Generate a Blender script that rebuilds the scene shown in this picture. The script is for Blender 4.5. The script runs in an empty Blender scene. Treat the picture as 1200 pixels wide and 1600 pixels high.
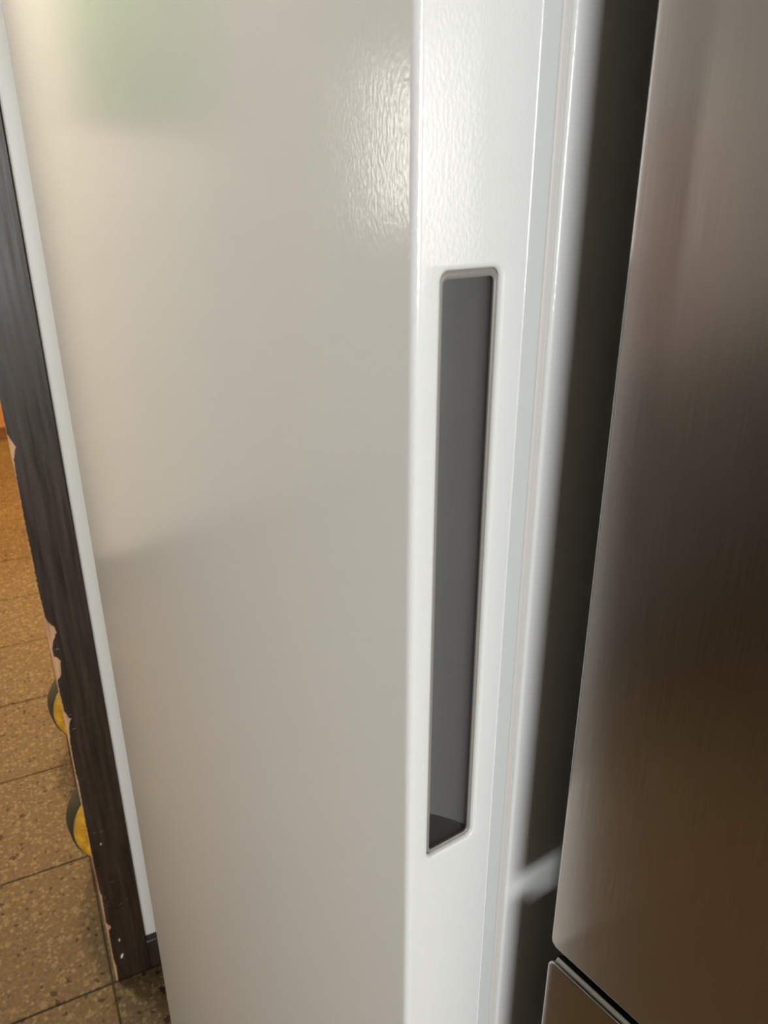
import bpy, bmesh, math, random
from mathutils import Vector, Matrix, noise
random.seed(7)
R = math.radians
C = bpy.context.scene.collection
scene = bpy.context.scene

# ---------------------------------------------------------------- camera
# world X runs along the wall towards the back of the alcove, Y through the doorway, Z up
YAW, PITCH, ROLL = -26.2, 23.25, -0.22
CAM_H = 1.243
cam_data = bpy.data.cameras.new('camera'); cam = bpy.data.objects.new('camera', cam_data); C.objects.link(cam)
cam_data.sensor_fit = 'HORIZONTAL'; cam_data.sensor_width = 36.0; cam_data.lens = 36.0 * 1230 / 1200
cam_data.clip_start = 0.01
cam.matrix_world = (Matrix.Translation((0, 0, CAM_H)) @ Matrix.Rotation(R(YAW), 4, 'Z')
                    @ Matrix.Rotation(R(90 - PITCH), 4, 'X') @ Matrix.Rotation(R(ROLL), 4, 'Z'))
cam_data.dof.use_dof = True; cam_data.dof.focus_distance = 0.42; cam_data.dof.aperture_fstop = 30
scene.camera = cam

# ---------------------------------------------------------------- world, lights, exposure
world = bpy.data.worlds.new('sky'); scene.world = world; world.use_nodes = True
bg = world.node_tree.nodes['Background']; bg.inputs[0].default_value = (0.85, 0.93, 1.0, 1); bg.inputs[1].default_value = 1.2
def area(name, loc, rot, sx, sy, watts, col):
    d = bpy.data.lights.new(name, 'AREA'); d.shape = 'RECTANGLE'; d.size = sx; d.size_y = sy
    d.energy = watts; d.color = col
    o = bpy.data.objects.new(name, d); C.objects.link(o); o.location = loc; o.rotation_euler = rot
    return o
def point(name, loc, radius, watts, col):
    d = bpy.data.lights.new(name, 'POINT'); d.shadow_soft_size = radius; d.energy = watts; d.color = col
    o = bpy.data.objects.new(name, d); C.objects.link(o); o.location = loc
    return o
area('window_daylight', (-0.37, -2.2, 1.26), (R(90), 0, 0), 0.85, 0.75, 72, (0.96, 0.985, 1.0))
point('room_lamp', (0.1, 3.8, 1.9), 0.10, 170, (1.0, 0.60, 0.25))
area('hall_lamp', (-1.46, 1.59, 1.31), (R(90), 0, R(-131)), 0.06, 0.36, 2.2, (1.0, 0.95, 0.9))
point('hall_fill_light', (-0.75, 2.2, 2.3), 0.12, 60, (1.0, 0.92, 0.79))  # added fill light, brightens the hall partition and its reflection
scene.view_settings.view_transform = 'Standard'; scene.view_settings.look = 'None'
scene.view_settings.gamma = 1.0; scene.view_settings.use_curve_mapping = False
scene.view_settings.exposure = 0.0

def V(az, d=1.0):      # a direction given by its azimuth from the camera's heading
    return Vector((math.cos(R(63.8 - az)) * d, math.cos(R(az + 26.2)) * d, 0))

# ---------------------------------------------------------------- materials
def lin(r, g, b):
    f = lambda c: ((c / 255 + 0.055) / 1.055) ** 2.4 if c > 10 else c / 255 / 12.92
    return (f(r), f(g), f(b), 1)
def mat(name, col, rough=0.5, metal=0.0, spec=0.5):
    m = bpy.data.materials.new(name); m.use_nodes = True
    b = m.node_tree.nodes['Principled BSDF']
    b.inputs['Base Color'].default_value = col; b.inputs['Roughness'].default_value = rough
    b.inputs['Metallic'].default_value = metal; b.inputs['Specular IOR Level'].default_value = spec
    return m, m.node_tree, b
def N(nt, kind, **kw):
    n = nt.nodes.new(kind)
    for k, v in kw.items(): setattr(n, k, v)
    return n
def coords(nt, scale, space='Object'):
    if space == 'World': src = N(nt, 'ShaderNodeNewGeometry').outputs['Position']
    else: src = N(nt, 'ShaderNodeTexCoord').outputs[space]
    mp = N(nt, 'ShaderNodeMapping'); mp.inputs['Scale'].default_value = scale
    nt.links.new(src, mp.inputs[0]); return mp.outputs[0]
def tex_noise(nt, vec, scale, detail=2, rough=0.5):
    t = N(nt, 'ShaderNodeTexNoise'); t.inputs['Scale'].default_value = scale
    t.inputs['Detail'].default_value = detail; t.inputs['Roughness'].default_value = rough
    nt.links.new(vec, t.inputs['Vector']); return t.outputs['Fac']
def ramp(nt, fac, stops):
    r = N(nt, 'ShaderNodeValToRGB'); e = r.color_ramp.elements
    e[0].position, e[0].color = stops[0]; e[1].position, e[1].color = stops[-1]
    for p, c in stops[1:-1]:
        x = e.new(p); x.color = c
    nt.links.new(fac, r.inputs[0]); return r.outputs[0]
def mix(nt, fac, a, b):
    m = N(nt, 'ShaderNodeMix', data_type='RGBA')
    for s, v in ((m.inputs[0], fac), (m.inputs[6], a), (m.inputs[7], b)):
        if hasattr(v, 'is_linked'): nt.links.new(v, s)
        else: s.default_value = v
    return m.outputs[2]
def bump(nt, b, h, strength, dist):
    n = N(nt, 'ShaderNodeBump'); n.inputs['Strength'].default_value = strength; n.inputs['Distance'].default_value = dist
    nt.links.new(h, n.inputs['Height']); nt.links.new(n.outputs[0], b.inputs['Normal'])

# white enamel with an orange-peel skin
M_white, nt, b = mat('white_enamel', (0.80, 0.80, 0.775, 1), 0.15, 0, 0.5)
h = tex_noise(nt, coords(nt, (1, 1, 0.55)), 780, 1.0, 0.5)
bump(nt, b, h, 0.14, 0.0006)
M_liner, nt, b = mat('white_plastic', (0.70, 0.72, 0.695, 1), 0.4)
M_gasket, nt, b = mat('gasket_rubber', (0.62, 0.60, 0.56, 1), 0.5)
# grey moulded plastic of the handle pocket
M_pocket, nt, b = mat('grey_plastic', lin(106, 105, 102), 0.42)
h = tex_noise(nt, coords(nt, (1, 1, 1)), 40, 2); nt.links.new(ramp(nt, h, [(0.3, (.36, .36, .36, 1)), (0.7, (.46, .46, .46, 1))]), b.inputs['Roughness'])
M_rim, nt, b = mat('grey_rim_plastic', lin(140, 136, 129), 0.3)
# brushed stainless steel: fine upright grain, a few faint smudges
M_steel, nt, b = mat('brushed_steel', (0.47, 0.44, 0.41, 1), 0.27, 1.0)
g = tex_noise(nt, coords(nt, (1, 1, 0.012)), 2600, 2, 0.6)
sm = tex_noise(nt, coords(nt, (1, 1, 1)), 22, 4, 0.6)
c1 = ramp(nt, g, [(0.3, (0.43, 0.40, 0.37, 1)), (0.7, (0.52, 0.48, 0.445, 1))])
nt.links.new(mix(nt, ramp(nt, sm, [(0.66, (0, 0, 0, 1)), (0.8, (0.35, 0.35, 0.35, 1))]), c1, (0.36, 0.33, 0.30, 1)), b.inputs['Base Color'])
nt.links.new(ramp(nt, g, [(0.3, (.22, .22, .22, 1)), (0.7, (.26, .26, .26, 1))]), b.inputs['Roughness'])
bump(nt, b, g, 0.008, 0.0002)
M_trim, nt, b = mat('silver_trim', lin(200, 194, 182), 0.3, 0.5)
M_darkcab, nt, b = mat('dark_grey_cabinet', (0.022, 0.020, 0.018, 1), 0.45)
M_black, nt, b = mat('black_plastic', (0.018, 0.018, 0.018, 1), 0.35)
# terrazzo
def terrazzo(name, tint):
    m, nt, b = mat(name, (0.2, 0.13, 0.06, 1), 0.62, 0, 0.3)
    p = coords(nt, (1, 1, 1), 'World')
    base = ramp(nt, tex_noise(nt, p, 130, 6, 0.75), [(0.34, (0.115 * tint, 0.066 * tint, 0.020 * tint, 1)), (0.52, (0.195 * tint, 0.124 * tint, 0.046 * tint, 1)), (0.68, (0.31 * tint, 0.21 * tint, 0.11 * tint, 1))])
    col = base
    for sc, lo, hi, chip, amt in ((62, 0.34, 0.42, (0.30, 0.22, 0.135, 1), 0.40), (120, 0.36, 0.46, (0.33, 0.25, 0.165, 1), 0.34),
                                  (95, 0.34, 0.42, (0.145, 0.10, 0.06, 1), 0.3), (44, 0.25, 0.29, (0.060, 0.014, 0.006, 1), 0.10), (95, 0.30, 0.36, (0.060, 0.020, 0.008, 1), 0.16)):
        v = N(nt, 'ShaderNodeTexVoronoi'); v.inputs['Scale'].default_value = sc
        w = N(nt, 'ShaderNodeVectorMath', operation='ADD'); nz = N(nt, 'ShaderNodeTexNoise'); nz.inputs['Scale'].default_value = sc * 1.9
        s = N(nt, 'ShaderNodeVectorMath', operation='SCALE'); s.inputs[3].default_value = 0.95 / sc
        nt.links.new(p, nz.inputs['Vector']); nt.links.new(nz.outputs['Color'], s.inputs[0]); nt.links.new(p, w.inputs[0]); nt.links.new(s.outputs[0], w.inputs[1])
        nt.links.new(w.outputs[0], v.inputs['Vector'])
        inside = ramp(nt, v.outputs['Distance'], [(lo, (1, 1, 1, 1)), (hi, (0, 0, 0, 1))])
        sep = N(nt, 'ShaderNodeSeparateColor'); nt.links.new(v.outputs['Color'], sep.inputs[0])
        pick = N(nt, 'ShaderNodeMath', operation='LESS_THAN'); pick.inputs[1].default_value = amt
        nt.links.new(sep.outputs[0], pick.inputs[0])
        mul = N(nt, 'ShaderNodeMath', operation='MULTIPLY'); nt.links.new(inside, mul.inputs[0]); nt.links.new(pick.outputs[0], mul.inputs[1])
        col = mix(nt, mul.outputs[0], col, (chip[0] * tint, chip[1] * tint, chip[2] * tint * 0.72, 1))
    nt.links.new(col, b.inputs['Base Color'])
    return m
M_tile = [terrazzo('terrazzo_a', 0.55), terrazzo('terrazzo_b', 0.52), terrazzo('terrazzo_c', 0.585)]
M_grout, nt, b = mat('grout', (0.045, 0.03, 0.014, 1), 0.9)
# dark lacquered wood, worn
M_wood, nt, b = mat('dark_lacquered_wood', (0.03, 0.018, 0.01, 1), 0.38)
p = coords(nt, (1, 1, 0.06))
g1 = tex_noise(nt, p, 160, 4, 0.6)
c = ramp(nt, g1, [(0.3, (0.020, 0.011, 0.006, 1)), (0.62, (0.046, 0.028, 0.017, 1)), (0.8, (0.075, 0.055, 0.042, 1))])
sc = tex_noise(nt, coords(nt, (0.35, 0.35, 4.5)), 70, 3, 0.5)
nt.links.new(mix(nt, ramp(nt, sc, [(0.74, (0, 0, 0, 1)), (0.80, (0.3, 0.3, 0.3, 1))]), c, (0.22, 0.19, 0.17, 1)), b.inputs['Base Color'])
nt.links.new(ramp(nt, g1, [(0.3, (.30, .30, .30, 1)), (0.75, (.52, .52, .52, 1))]), b.inputs['Roughness'])
bump(nt, b, g1, 0.15, 0.0008)
M_bare, nt, b = mat('bare_wood', (0.45, 0.25, 0.14, 1), 0.75)
nt.links.new(ramp(nt, tex_noise(nt, coords(nt, (1, 1, 0.1)), 220, 3), [(0.3, (0.50, 0.26, 0.13, 1)), (0.7, (0.78, 0.47, 0.27, 1))]), b.inputs['Base Color'])
M_fleck, nt, b = mat('white_paint', (0.85, 0.83, 0.80, 1), 0.6)
M_wall, nt, b = mat('wall_paint', (0.86, 0.84, 0.78, 1), 0.4)
bump(nt, b, tex_noise(nt, coords(nt, (1, 1, 1)), 90, 3), 0.08, 0.001)
M_walln, nt, b = mat('plaster', (0.60, 0.55, 0.49, 1), 0.85)
bump(nt, b, tex_noise(nt, coords(nt, (1, 1, 1)), 60, 3), 0.1, 0.002)
M_dim, nt, b = mat('taupe_plaster', (0.30, 0.26, 0.22, 1), 0.85)
M_ceil, nt, b = mat('ceiling_paint', (0.6, 0.58, 0.54, 1), 0.9)
M_brown, nt, b = mat('brown_panelling', (0.06, 0.034, 0.018, 1), 0.5)
nt.links.new(ramp(nt, tex_noise(nt, coords(nt, (1, 1, 0.1)), 30, 3), [(0.3, (0.17, 0.14, 0.118, 1)), (0.7, (0.25, 0.205, 0.172, 1))]), b.inputs['Base Color'])
M_honey, nt, b = mat('honey_wood', (0.42, 0.21, 0.07, 1), 0.4)
nt.links.new(ramp(nt, tex_noise(nt, coords(nt, (1, 1, 0.08)), 50, 3), [(0.3, (0.34, 0.15, 0.045, 1)), (0.7, (0.5, 0.27, 0.10, 1))]), b.inputs['Base Color'])
M_kick, nt, b = mat('darker_honey_wood', (0.24, 0.11, 0.03, 1), 0.5)
M_red, nt, b = mat('red_paint', (0.60, 0.20, 0.16, 1), 0.6)
M_green, nt, b = mat('green_panel', (0.19, 0.33, 0.14, 1), 0.7)
M_yellow, nt, b = mat('yellow_plastic', (0.62, 0.38, 0.03, 1), 0.5)
nt.links.new(ramp(nt, tex_noise(nt, coords(nt, (1, 1, 1)), 45, 4, 0.6), [(0.35, (0.40, 0.23, 0.02, 1)), (0.65, (0.70, 0.43, 0.035, 1))]), b.inputs['Base Color'])
M_tread, nt, b = mat('dark_tread', (0.035, 0.032, 0.018, 1), 0.75)
bump(nt, b, tex_noise(nt, coords(nt, (1, 1, 1)), 120, 3), 0.2, 0.001)
M_glass, nt, b = mat('window_glass', (1, 1, 1, 1), 0.02)
nt.nodes.remove(b)
tr = N(nt, 'ShaderNodeBsdfTransparent'); gl = N(nt, 'ShaderNodeBsdfGlossy'); gl.inputs['Roughness'].default_value = 0.02
ms = N(nt, 'ShaderNodeMixShader'); ms.inputs[0].default_value = 0.08
nt.links.new(tr.outputs[0], ms.inputs[1]); nt.links.new(gl.outputs[0], ms.inputs[2])
nt.links.new(ms.outputs[0], nt.nodes['Material Output'].inputs['Surface'])

# ---------------------------------------------------------------- mesh helpers
def obj(name, bm, m, parent=None, smooth=None):
    bmesh.ops.recalc_face_normals(bm, faces=bm.faces[:])
    me = bpy.data.meshes.new(name); bm.to_mesh(me); bm.free()
    for mm in (m if isinstance(m, (list, tuple)) else [m]): me.materials.append(mm)
    if smooth:
        for p in me.polygons: p.use_smooth = True
        me.set_sharp_from_angle(angle=R(smooth))
    o = bpy.data.objects.new(name, me); C.objects.link(o)
    if parent: o.parent = parent
    return o
def thing(name, label, cat, loc, rotz=0, group=None):
    o = bpy.data.objects.new(name, None); C.objects.link(o); o.location = loc; o.rotation_euler = (0, 0, rotz)
    o.empty_display_size = 0.05
    o['label'] = label; o['category'] = cat
    if group: o['group'] = group
    return o
def struct(name, bm, m, smooth=None):
    o = obj(name, bm, m, None, smooth); o['kind'] = 'structure'; return o
def add_box(bm, lo, hi):
    vs = [bm.verts.new((x, y, z)) for z in (lo[2], hi[2]) for y in (lo[1], hi[1]) for x in (lo[0], hi[0])]
    for f in ((0, 2, 3, 1), (4, 5, 7, 6), (0, 1, 5, 4), (2, 6, 7, 3), (0, 4, 6, 2), (1, 3, 7, 5)):
        bm.faces.new([vs[i] for i in f])
def boxes(*bb, bevel=0):
    bm = bmesh.new()
    for lo, hi in bb: add_box(bm, lo, hi)
    if bevel: bmesh.ops.bevel(bm, geom=bm.edges[:], offset=bevel, segments=2, profile=0.5, affect='EDGES')
    return bm
def rr(u0, u1, v0, v1, r, n=6):        # rounded rectangle as a list of (u, v), counter-clockwise
    pts = []
    for cu, cv, a0 in ((u1 - r, v0 + r, -90), (u1 - r, v1 - r, 0), (u0 + r, v1 - r, 90), (u0 + r, v0 + r, 180)):
        for k in range(n + 1):
            a = R(a0 + 90 * k / n); pts.append((cu + r * math.cos(a), cv + r * math.sin(a)))
    return pts
def loop(bm, pts): return [bm.verts.new(p) for p in pts]
def bridge(bm, a, b, closed=True):
    n = len(a)
    for i in range(n if closed else n - 1):
        j = (i + 1) % n; bm.faces.new((a[i], a[j], b[j], b[i]))
def extrude_profile(pts, lo, hi, axis='z', closed=True, caps=True):
    """profile of 2-D points swept along one axis: z -> (x,y), x -> (y,z)"""
    bm = bmesh.new()
    f = (lambda p, k: (p[0], p[1], k)) if axis == 'z' else (lambda p, k: (k, p[0], p[1]))
    a = loop(bm, [f(p, lo) for p in pts]); b = loop(bm, [f(p, hi) for p in pts])
    bridge(bm, a, b, closed)
    if caps: bm.faces.new(a); bm.faces.new(b)
    return bm
def arc(cx, cy, r, a0, a1, n=5):
    return [(cx + r * math.cos(R(a0 + (a1 - a0) * k / n)), cy + r * math.sin(R(a0 + (a1 - a0) * k / n))) for k in range(n + 1)]

# ---------------------------------------------------------------- the room
WY = 1.0225         # face of the wall beside the refrigerator
struct_floor = struct('floor', boxes(((-3.0, -2.0, -0.06), (1.5, 4.9, -0.002))), M_grout)
TS, TX, TY = 0.2993, -0.0115, 1.0095
bmt = bmesh.new(); g = 0.0014
add_box(bmt, (g, g, -0.02), (TS - g, TS - g, 0.0))
top_edges = [e for e in bmt.edges if all(v.co.z > -0.001 for v in e.verts)]
bmesh.ops.bevel(bmt, geom=top_edges, offset=0.0012, segments=1, affect='EDGES')
bmesh.ops.recalc_face_normals(bmt, faces=bmt.faces[:])
tile_me = []
for m in M_tile:
    me = bpy.data.meshes.new('tile'); bmt.to_mesh(me); me.materials.append(m); tile_me.append(me)
rest = bmesh.new()
for i in range(-9, 5):
    for j in range(-10, 13):
        x, y = TX + i * TS, TY + j * TS
        if x < -3.0 or x + TS > 1.5 or y < -2.0 or y + TS > 4.9: continue
        near = (-5 <= i <= 2) and (-2 <= j <= 11)
        if near:
            o = bpy.data.objects.new('tile', random.choice(tile_me)); C.objects.link(o)
            o.location = (x, y, random.uniform(-0.0004, 0.0003)); o.parent = struct_floor
        else:
            add_box(rest, (x + g, y + g, -0.02), (x + TS - g, y + TS - g, 0.0))
bmt.free()
o = obj('distant_tiles', rest, M_tile[0], struct_floor); o['kind'] = 'stuff'
struct('ceiling', boxes(((-3.0, -2.0, 2.6), (1.5, 4.9, 2.7))), M_ceil)
DX0 = -1.02
struct('wall_left', boxes(((0.009, WY, 0), (1.5, 1.135, 2.6)), ((DX0, WY, 2.08), (0.009, 1.135, 2.6))), M_wall)
struct('wall_kitchen', boxes(((-3.0, WY, 0), (DX0, 1.135, 2.6))), M_wall)
struct('wall_right', boxes(((1.06, -2.0, 0), (1.18, WY, 2.6))), M_dim)
struct('wall_opposite', boxes(((-3.12, -2.0, 0), (-3.0, 4.9, 2.6))), M_dim)
struct('wall_far', boxes(((-3.0, 4.78, 0), (1.5, 4.9, 2.6))), M_walln)
struct('added_hall_partition', boxes(((-3.0, 2.62, 0), (-0.20, 2.74, 2.6))), M_wall)  # unseen partition added as a pale surface for the white door to reflect
struct('wall_beyond', boxes(((1.4, 1.135, 0), (1.5, 4.78, 2.6))), M_walln)
# window wall behind the camera
LEAVES = ((-0.77, 0.03),); wz0, wz1 = 0.88, 1.68
struct('wall_rear', boxes(((-3.0, -2.12, 0), (-0.77, -2.0, 2.6)), ((0.03, -2.12, 0), (1.18, -2.0, 2.6)),
                          *[((x0, -2.12, 0), (x1, -2.0, wz0)) for x0, x1 in LEAVES], *[((x0, -2.12, wz1), (x1, -2.0, 2.6)) for x0, x1 in LEAVES]), M_walln)
fw = 0.045
for k, (wx0, wx1) in enumerate(LEAVES):
    w1 = struct('window_%d' % (k + 1), boxes(((wx0, -2.08, wz0), (wx0 + fw, -2.03, wz1)), ((wx1 - fw, -2.08, wz0), (wx1, -2.03, wz1)),
                                  ((wx0 + fw, -2.08, wz0), (wx1 - fw, -2.03, wz0 + fw)), ((wx0 + fw, -2.08, wz1 - fw), (wx1 - fw, -2.03, wz1))), M_fleck)
    obj('pane', boxes(((wx0 + fw, -2.058, wz0 + fw), (wx1 - fw, -2.054, wz1 - fw))), M_glass, w1)
# unseen brown panelling added along the lower walls to darken the steel's reflection
struct('reflection_panelling', boxes(((-2.998, -1.98, 0.0), (-2.95, WY - 0.02, 0.85)), ((-2.95, WY - 0.02, 0.0), (DX0 - 0.06, WY - 0.001, 0.80))), M_brown)
# unseen red and green panels added only to tint the refrigerators' blurred reflections
struct('red_reflection_panel', boxes(((-1.46, WY - 0.012, 0.85), (-1.22, WY - 0.001, 1.35))), M_red)
struct('green_reflection_panel', boxes(((-1.35, 2.600, 1.40), (-0.62, 2.619, 2.2))), M_green)
# dark baseboard beside the refrigerator: rounded top, sits against the wall
FY = 1.0085
prof = [(WY, 0.0), (FY + .001, 0.0)] + arc(FY + .005, 0.058, 0.004, 180, 90, 4) + [(WY, 0.062)]
bs = extrude_profile([(y, z) for y, z in prof], 0.0505, 1.055, axis='x')
struct('baseboard_left', bs, M_wood, 30)
# door lining and the casing on the near and far side of the opening
struct('trim_2', boxes(((-0.0035, FY + 0.012, 0), (0.009, 1.147, 2.09)), ((DX0, FY + 0.012, 0), (DX0 + 0.012, 1.147, 2.09)),
                       ((DX0 + 0.012, FY + 0.012, 2.078), (-0.0035, 1.147, 2.09))), M_wood)
struct('trim_3', boxes(((DX0 - 0.055, FY, 0), (DX0, WY, 2.14)), ((DX0, FY, 2.085), (0.05, WY, 2.14)), bevel=0.002), M_wood)

# chipped casing: a bare wood core under a dark skin whose left edge is broken away in places
chips = [(0.0, -0.0040), (0.036, -0.0025), (0.050, -0.0045), (0.094, -0.0040), (0.118, -0.0035), (0.1232, 0.0016), (0.130, -0.001), (0.137, -0.0048),
         (0.190, -0.0034), (0.196, -0.0026), (0.203, -0.0048), (0.258, -0.0056), (0.33, -0.0052), (0.425, -0.0042), (0.44, -0.0052),
         (0.495, -0.0045), (0.524, -0.0020), (0.533, 0.0004), (0.5375, 0.0032), (0.541, -0.0005), (0.5535, -0.0042), (0.585, -0.005), (0.603, -0.0050),
         (0.6125, 0.0016), (0.623, 0.0022), (0.6345, 0.0038), (0.639, 0.0012), (0.6435, -0.0032), (0.656, -0.0036), (0.668, 0.0004), (0.6785, 0.0056),
         (0.688, 0.0042), (0.6945, -0.0012), (0.7035, -0.0044), (0.745, -0.0058), (0.79, -0.0054), (0.845, -0.0058), (0.90, -0.0050), (0.9268, -0.0038),
         (0.934, -0.0016), (0.9415, 0.0010), (0.946, -0.001), (0.9575, -0.0056), (0.988, -0.0060), (1.08, -0.0062), (1.2, -0.0062), (2.1, -0.0062)]
edge = []
for (z0, x0), (z1, x1) in zip(chips, chips[1:]):
    n = max(1, min(200, int((z1 - z0) / 0.0011)))
    for k in range(n):
        t = k / n; edge.append((z0 + (z1 - z0) * t, x0 + (x1 - x0) * t + 0.0004 * noise.noise(Vector((3, 0, (z0 + (z1 - z0) * t) * 900))) + 0.0010 * noise.noise(Vector((0, 0, (z0 + (z1 - z0) * t) * 260)))))
edge.append((2.085, -0.0062))
edge = [e for e in edge if e[0] <= 2.085]
CX1 = 0.0500
casing = struct('trim_1', extrude_profile(rr(-0.0062, CX1, FY + 0.0014, WY, 0.0012, 3), 0, 2.085), M_bare)
casing.name = 'trim_1'
bm = bmesh.new()
rows = []
for z, x in edge:
    rows.append([bm.verts.new((x, FY + 0.0014, z)), bm.verts.new((x + 0.0005, FY, z)), bm.verts.new((CX1 - 0.0015, FY, z)),
                 bm.verts.new((CX1 + 0.0003, FY + 0.0016, z)), bm.verts.new((CX1 + 0.0003, WY, z))])
for a, b_ in zip(rows, rows[1:]):
    for k in range(4): bm.faces.new((a[k], a[k + 1], b_[k + 1], b_[k]))
obj('veneer', bm, M_wood, casing, 25)
def fleck(x, z, w, h_, tilt):
    bm = bmesh.new()
    pts = [(math.cos(a) * w * random.uniform(.75, 1.1), math.sin(a) * h_ * random.uniform(.75, 1.1)) for a in [k * math.tau / 9 for k in range(9)]]
    c_, s_ = math.cos(tilt), math.sin(tilt)
    f0 = loop(bm, [(x + u * c_ - v * s_, FY + 0.0002, z + u * s_ + v * c_) for u, v in pts])
    f1 = loop(bm, [(x + .8 * (u * c_ - v * s_), FY - 0.0006, z + .8 * (u * s_ + v * c_)) for u, v in pts])
    bridge(bm, f0, f1); bm.faces.new(f1); bm.faces.new(f0)
    o = obj('paint_fleck', bm, M_fleck, casing); o['label'] = 'white paint fleck'
fleck(0.0098, 0.300, 0.0011, 0.0024, 0)
fleck(0.0098, 0.0905, 0.0012, 0.0042, -0.15)
fleck(0.0093, 0.0535, 0.0022, 0.0066, -0.25)
M_scr, nt, b = mat('scuffed_lacquer', (0.16, 0.15, 0.15, 1), 0.5)
bm = bmesh.new()
for x, z, L, w, tl in ((0.0045, 0.3245, 0.006, 0.0009, 0.1), (0.0145, 0.3235, 0.008, 0.0011, 0.2), (0.003, 0.654, 0.0065, 0.0022, 0.15), (0.015, 0.218, 0.0065, 0.0009, 0.2),
                       (0.021, 0.166, 0.008, 0.0008, 0.15), (0.032, 0.172, 0.005, 0.0008, 0.2), (0.001, 0.191, 0.004, 0.0016, 0.5), (0.0035, 0.179, 0.005, 0.001, 0.5),
                       (0.0035, 0.172, 0.0045, 0.001, 0.4), (0.002, 0.545, 0.006, 0.001, 0.3), (0.004, 0.52, 0.006, 0.0012, 0.2), (0.002, 0.43, 0.004, 0.0008, 0.1)):
    c_, s_ = math.cos(tl), math.sin(tl)
    q = loop(bm, [(x + u * c_ - v * s_, FY - 0.0003, z + u * s_ + v * c_) for u, v in ((-L / 2, 0), (0, -w / 2), (L / 2, 0), (0, w / 2))])
    q2 = loop(bm, [(v_.co.x, FY + 0.0003, v_.co.z) for v_ in q])
    bm.faces.new(q); bridge(bm, q, q2)
obj('scratch', bm, M_scr, casing)['kind'] = 'stuff'

# ---------------------------------------------------------------- white refrigerator
W = 0.550; DT = 0.0481
Bp = V(2.2, 0.4666 * W)
fr = thing('white_refrigerator', 'white refrigerator with a tall grey pocket handle in its door edge', 'refrigerator', (Bp.x, Bp.y, 0), R(63.8 - 146.4))
rc = 0.0034
Z0, Z1 = 0.075, 1.83
# hole for the handle pocket in the door's edge
h0, h1, hz0, hz1 = 0.0092, 0.0386, 0.9592, 1.2159
bm = bmesh.new()
RD = 0.0020
rings = []
for k in range(5):
    a = R(90 * k / 4); off = RD * math.sin(a); dep = RD * (1 - math.cos(a))
    rings.append(loop(bm, [(-dep, u, v) for u, v in rr(h0 + off, h1 - off, hz0 + off, hz1 - off, 0.0052 - off, 7)]))
for a, b_ in zip(rings, rings[1:]): bridge(bm, a, b_)
# flat of the edge around the hole: one quad strip per side, fanned to the hole's corners
yA, yB = rc, DT - 0.0010
ring = rings[0]; n = 8
c_br, c_tr, c_tl, c_bl = ring[0:n], ring[n:2 * n], ring[2 * n:3 * n], ring[3 * n:4 * n]
o_bl, o_br, o_tr, o_tl = [bm.verts.new((0, y, z)) for y, z in ((yA, Z0), (yB, Z0), (yB, Z1), (yA, Z1))]
m_l0, m_r0, m_l1, m_r1 = [bm.verts.new((0, y, z)) for y, z in ((yA, hz0), (yB, hz0), (yA, hz1), (yB, hz1))]
for corner, mv in ((c_br, m_r0), (c_tr, m_r1), (c_tl, m_l1), (c_bl, m_l0)):
    for a, b_ in zip(corner, corner[1:]): bm.faces.new((mv, a, b_))
bm.faces.new((m_l0, c_bl[-1], c_br[0], m_r0)); bm.faces.new((m_r0, c_br[-1], c_tr[0], m_r1))
bm.faces.new((m_r1, c_tr[-1], c_tl[0], m_l1)); bm.faces.new((m_l1, c_tl[-1], c_bl[0], m_l0))
bm.faces.new((o_bl, m_l0, m_r0, o_br)); bm.faces.new((m_l1, o_tl, o_tr, m_r1))
# rest of the shell: rounded front corners, front, far side and a proud hem along the back of the edge
zs = [Z0, hz0, hz1, Z1]
hem = [(0, yB), (0.0002, yB + 0.0002), (0.0003, yB + 0.0005), (0.0001, yB + 0.0008), (-0.0010, yB + 0.0009), (-0.0010, DT), (-W / 2, DT), (-W, DT)]
front = arc(-W + rc, rc, rc, 180, 270, 6) + arc(-rc, rc, rc, 270, 360, 8)
prof = hem + front
cols = [loop(bm, [(x, y, z) for x, y in prof]) for z in zs]
for a, b_ in zip(cols, cols[1:]): bridge(bm, a, b_, closed=False)
bm.faces.new(cols[0]); bm.faces.new(cols[-1])
bmesh.ops.remove_doubles(bm, verts=bm.verts[:], dist=1e-6)
door = obj('door', bm, M_white, fr, 40)
# handle pocket: rim and scooped cavity
q = RD
i0, i1, iz0, iz1 = h0 + q, h1 - q, hz0 + q, hz1 - q
bm = bmesh.new()
steps = [(0.0000, 0.0022), (0.0003, 0.0017), (0.0008, 0.0015), (0.0014, 0.0016), (0.0018, 0.0020), (0.0018, 0.0026), (0.0016, 0.0032)]
rg = [loop(bm, [(-dep, u, v) for u, v in rr(i0 + off, i1 - off, iz0 + off * 1.15, iz1 - off * 1.5, 0.0036 - off * 0.9, 7)]) for off, dep in steps]
for a, b_ in zip(rg, rg[1:]): bridge(bm, a, b_)
handle = obj('handle', bm, M_rim, door, 35)
handle['label'] = 'grey recessed pocket handle'
curve = [(i1 - 0.0015, -0.0027), (i1 - 0.0012, -0.0045), (0.0355, -0.0067), (0.0343, -0.0094), (0.0325, -0.0123), (0.0303, -0.0157), (0.0275, -0.0192), (0.0245, -0.0220), (0.0208, -0.0242), (0.0166, -0.0254),
         (0.0125, -0.0251), (0.0088, -0.0231), (0.0060, -0.0194), (0.0054, -0.0148), (0.0065, -0.0102), (0.0092, -0.0065), (i0 + 0.0012, -0.0045), (i0 + 0.0015, -0.0027)]
pz0, pz1 = iz0 + 0.0016, iz1 - 0.0024
bm = extrude_profile([(x, t) for t, x in curve], pz0, pz1, closed=False)
obj('pocket', bm, M_pocket, door, 40)
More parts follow.
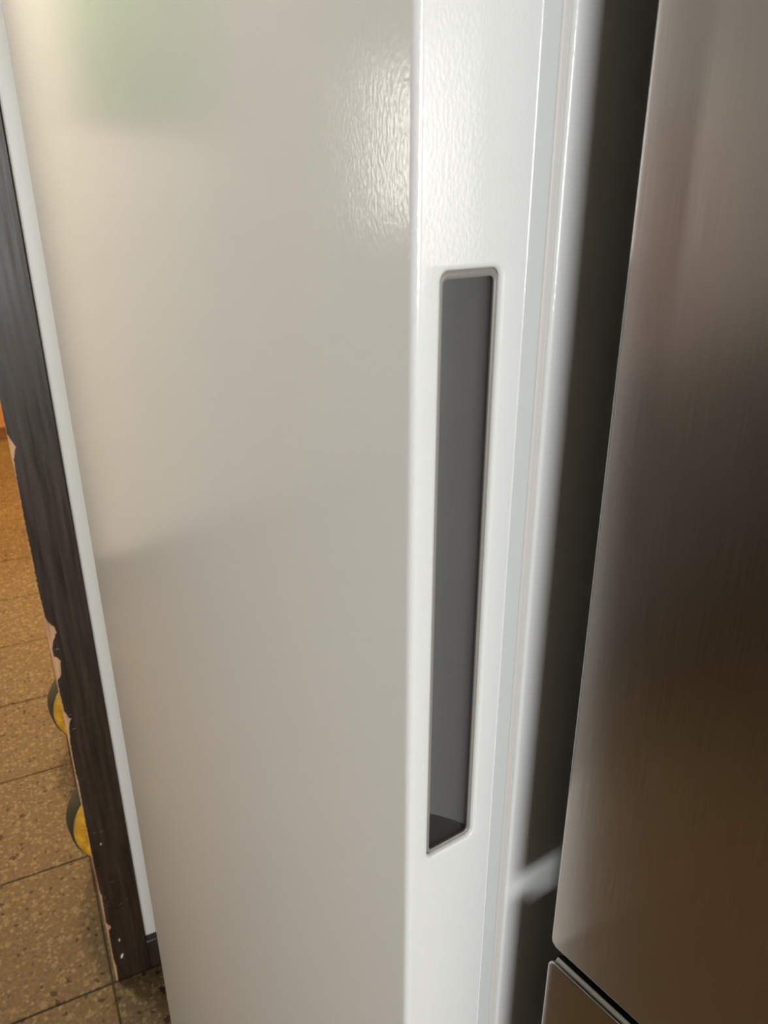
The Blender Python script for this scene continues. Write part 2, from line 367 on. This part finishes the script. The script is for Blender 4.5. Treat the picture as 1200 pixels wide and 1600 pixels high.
# white plastic liner, rubber gasket, cabinet behind
ZC0, ZC1 = 0.055, 1.85
obj('door_liner', extrude_profile([(-0.0006, DT - 0.0002), (-0.0012, DT + 0.0085), (-0.0018, DT + 0.0090), (-W + 0.0018, DT + 0.0090), (-W + 0.0006, DT - 0.0002)], Z0 + 0.002, Z1 - 0.002), M_liner, fr, 25)
gk = [(-0.0016, DT + 0.0090), (-0.0016, DT + 0.0098), (-0.0022, DT + 0.0103), (-0.0018, DT + 0.0110), (-0.0018, DT + 0.0130), (-0.0026, DT + 0.0138)]
obj('gasket', extrude_profile(gk + [(-0.02, DT + 0.0138), (-0.02, DT + 0.0090)], Z0 + 0.004, Z1 - 0.004), M_gasket, fr, 40)
cb = DT + 0.0136
prof = [(-W, cb + 0.003)] + [(-W, 0.62)] + arc(-0.004, 0.616, 0.004, 90, 0, 4) + arc(-0.0018, cb + 0.0018, 0.0018, 0, -90, 6) + [(-W + 0.003, cb)]
obj('cabinet', extrude_profile(prof, ZC0, ZC1), M_white, fr, 40)
for fx in (-0.05, -W + 0.05):
    for fy in (0.10, 0.57):
        bm = bmesh.new(); bmesh.ops.create_cone(bm, cap_ends=True, segments=20, radius1=0.022, radius2=0.016, depth=ZC0)
        bmesh.ops.translate(bm, verts=bm.verts[:], vec=(fx, fy, ZC0 / 2)); obj('foot', bm, M_black, fr, 40)
obj('toe_kick', boxes(((-W + 0.01, 0.045, 0.012), (-0.01, 0.06, ZC0))), M_darkcab, fr)

# ---------------------------------------------------------------- steel refrigerator
Sp = V(16.55, 0.2635)
st = thing('steel_refrigerator', 'brushed stainless steel refrigerator with upper and lower door, right of the white one', 'refrigerator', (Sp.x, Sp.y, 0), R(63.8 - 142.0))
SW = 0.595
obj('cabinet', boxes(((0.012, 0.062, 0.04), (SW - 0.006, 0.58, 1.86)), bevel=0.002), M_darkcab, st, 40)
def panel(z0, z1, e, hem_d, back, r):
    bm = bmesh.new(); rg = []
    for k in range(5):
        a = R(90 * k / 4); off = e * (1 - math.sin(a)); y = e * (1 - math.cos(a))
        rg.append(loop(bm, [(u, y, v) for u, v in rr(off, SW - off, z0 + off, z1 - off, r - off * .8, 6)]))
    for y, off in hem_d: rg.append(loop(bm, [(u, y, v) for u, v in rr(off, SW - off, z0 + off, z1 - off, max(r - off * .8, .0005), 6)]))
    for a, b_ in zip(rg, rg[1:]): bridge(bm, a, b_)
    bm.faces.new(rg[0]); bm.faces.new(rg[-1])
    return bm
UZ = 0.9194
obj('upper_door', panel(UZ, 1.85, 0.0015, [(0.0035, 0.0), (0.0035, 0.0008)], 0.05, 0.0042), M_steel, st, 40)
obj('door_frame', boxes(((0.0010, 0.0034, UZ + 0.001), (SW - 0.001, 0.05, 1.849)), bevel=0.001), M_darkcab, st, 40)
LZ = 0.9097
ld = obj('lower_door', panel(0.11, LZ, 0.0008, [(0.0012, 0.0), (0.0012, 0.002), (0.002, 0.0022)], 0.05, 0.0040), M_steel, st, 40)
# inner body of the lower door with the slanted grip along its top
prof = [(0.002, 0.112), (0.002, LZ - 0.0027), (0.0040, LZ - 0.0020), (0.0070, LZ - 0.0020), (0.0170, LZ - 0.0112), (0.030, LZ - 0.0112), (0.030, UZ + 0.0005), (0.050, UZ + 0.0005), (0.050, 0.112)]  # raised back added to block light through the slot
o = obj('grip_recess', extrude_profile(prof, 0.0012, SW - 0.0012, axis='x'), M_black, st, 20)
pr = [(0.0018, LZ - 0.0052), (0.0018, LZ - 0.0022), (0.0022, LZ - 0.0016), (0.0038, LZ - 0.0004), (0.0044, LZ - 0.0003), (0.0047, LZ - 0.0008), (0.0047, LZ - 0.0052)]
bm = extrude_profile(pr, 0.0022, SW - 0.0022, axis='x')
o = obj('trim_strip', bm, M_trim, st, 40); o['label'] = 'pale silver trim strip'
obj('gasket', boxes(((0.012, 0.0495, 0.94), (SW - 0.012, 0.0625, 1.84)), ((0.012, 0.0495, 0.12), (SW - 0.012, 0.0625, 0.885))), M_black, st)
for fx in (0.05, SW - 0.05):
    for fy in (0.12, 0.58):
        bm = bmesh.new(); bmesh.ops.create_cone(bm, cap_ends=True, segments=20, radius1=0.022, radius2=0.016, depth=0.04)
        bmesh.ops.translate(bm, verts=bm.verts[:], vec=(fx, fy, 0.02)); obj('foot', bm, M_black, st, 40)

# ---------------------------------------------------------------- things beyond the doorway
def wheel(loc, label):
    t = thing('wheel', label, 'wheel', loc, R(9), 'yellow wheels beyond the doorway')
    RW, TH = 0.105, 0.050
    def lathe(name, prof, m, wob=0, seg=56):
        bm = bmesh.new(); rg = []
        for r_, y in prof:
            rg.append(loop(bm, [((r_ + wob * math.sin(k * 7 * math.tau / seg * 2) * (r_ > 0.05)) * math.cos(k * math.tau / seg), y, RW + (r_ + wob * math.sin(k * 14 * math.tau / seg) * (r_ > 0.05)) * math.sin(k * math.tau / seg)) for k in range(seg)]))
        for a, b_ in zip(rg, rg[1:]): bridge(bm, a, b_)
        bm.faces.new(rg[0]); bm.faces.new(rg[-1])
        return obj(name, bm, m, t, 40)
    lathe('tread', [(RW - 0.006, 0.004), (RW - 0.001, 0.006), (RW, 0.012), (RW, TH - 0.006), (RW - 0.005, TH), (0.02, TH)], M_tread)
    lathe('hub_disc', [(0.012, 0.001), (0.05, 0.002), (0.078, 0.0), (0.086, 0.002), (0.094, -0.002), (RW - 0.004, 0.001), (RW - 0.003, 0.006)], M_yellow)
    bm = bmesh.new()
    for k in range(36):
        a = k * math.tau / 36; r_ = 0.088
        mtx = Matrix.Translation((r_ * math.cos(a), 0.0005, RW + r_ * math.sin(a))) @ Matrix.Rotation(-a, 4, 'Y') @ Matrix.Diagonal((0.008, 0.003, 0.0025, 1))
        bmesh.ops.create_icosphere(bm, subdivisions=1, radius=1, matrix=mtx)
    obj('ridge', bm, M_yellow, t, 60)['kind'] = 'stuff'
    return t
wheel((0.071, 1.27, 0.0), 'yellow disc wheel with dark tread, the nearer one behind the chipped casing')
wheel((0.0715, 1.665, 0.0), 'yellow disc wheel with dark tread, the farther one behind the chipped casing')
cbt = thing('wooden_cabinet', 'orange-lit wooden cabinet standing on the terrazzo at the far end', 'cabinet', (-0.35, 4.31, 0))
obj('plinth', boxes(((-0.68, 0.02, 0), (0.68, 0.40, 0.055))), M_kick, cbt)
obj('body', boxes(((-0.7, 0.012, 0.055), (0.7, 0.42, 0.80)), bevel=0.003), M_honey, cbt)
obj('top', boxes(((-0.72, -0.01, 0.80), (0.72, 0.43, 0.825)), bevel=0.004), M_honey, cbt)
for k in range(3):
    x0 = -0.69 + k * 0.462
    d = obj('door', boxes(((x0, -0.006, 0.065), (x0 + 0.455, 0.0125, 0.79)), bevel=0.003), M_honey, cbt)
    bm = bmesh.new(); bmesh.ops.create_uvsphere(bm, u_segments=12, v_segments=8, radius=0.013); bmesh.ops.translate(bm, verts=bm.verts[:], vec=(x0 + 0.40, -0.016, 0.5))
    obj('knob', bm, M_brown, d, 60)
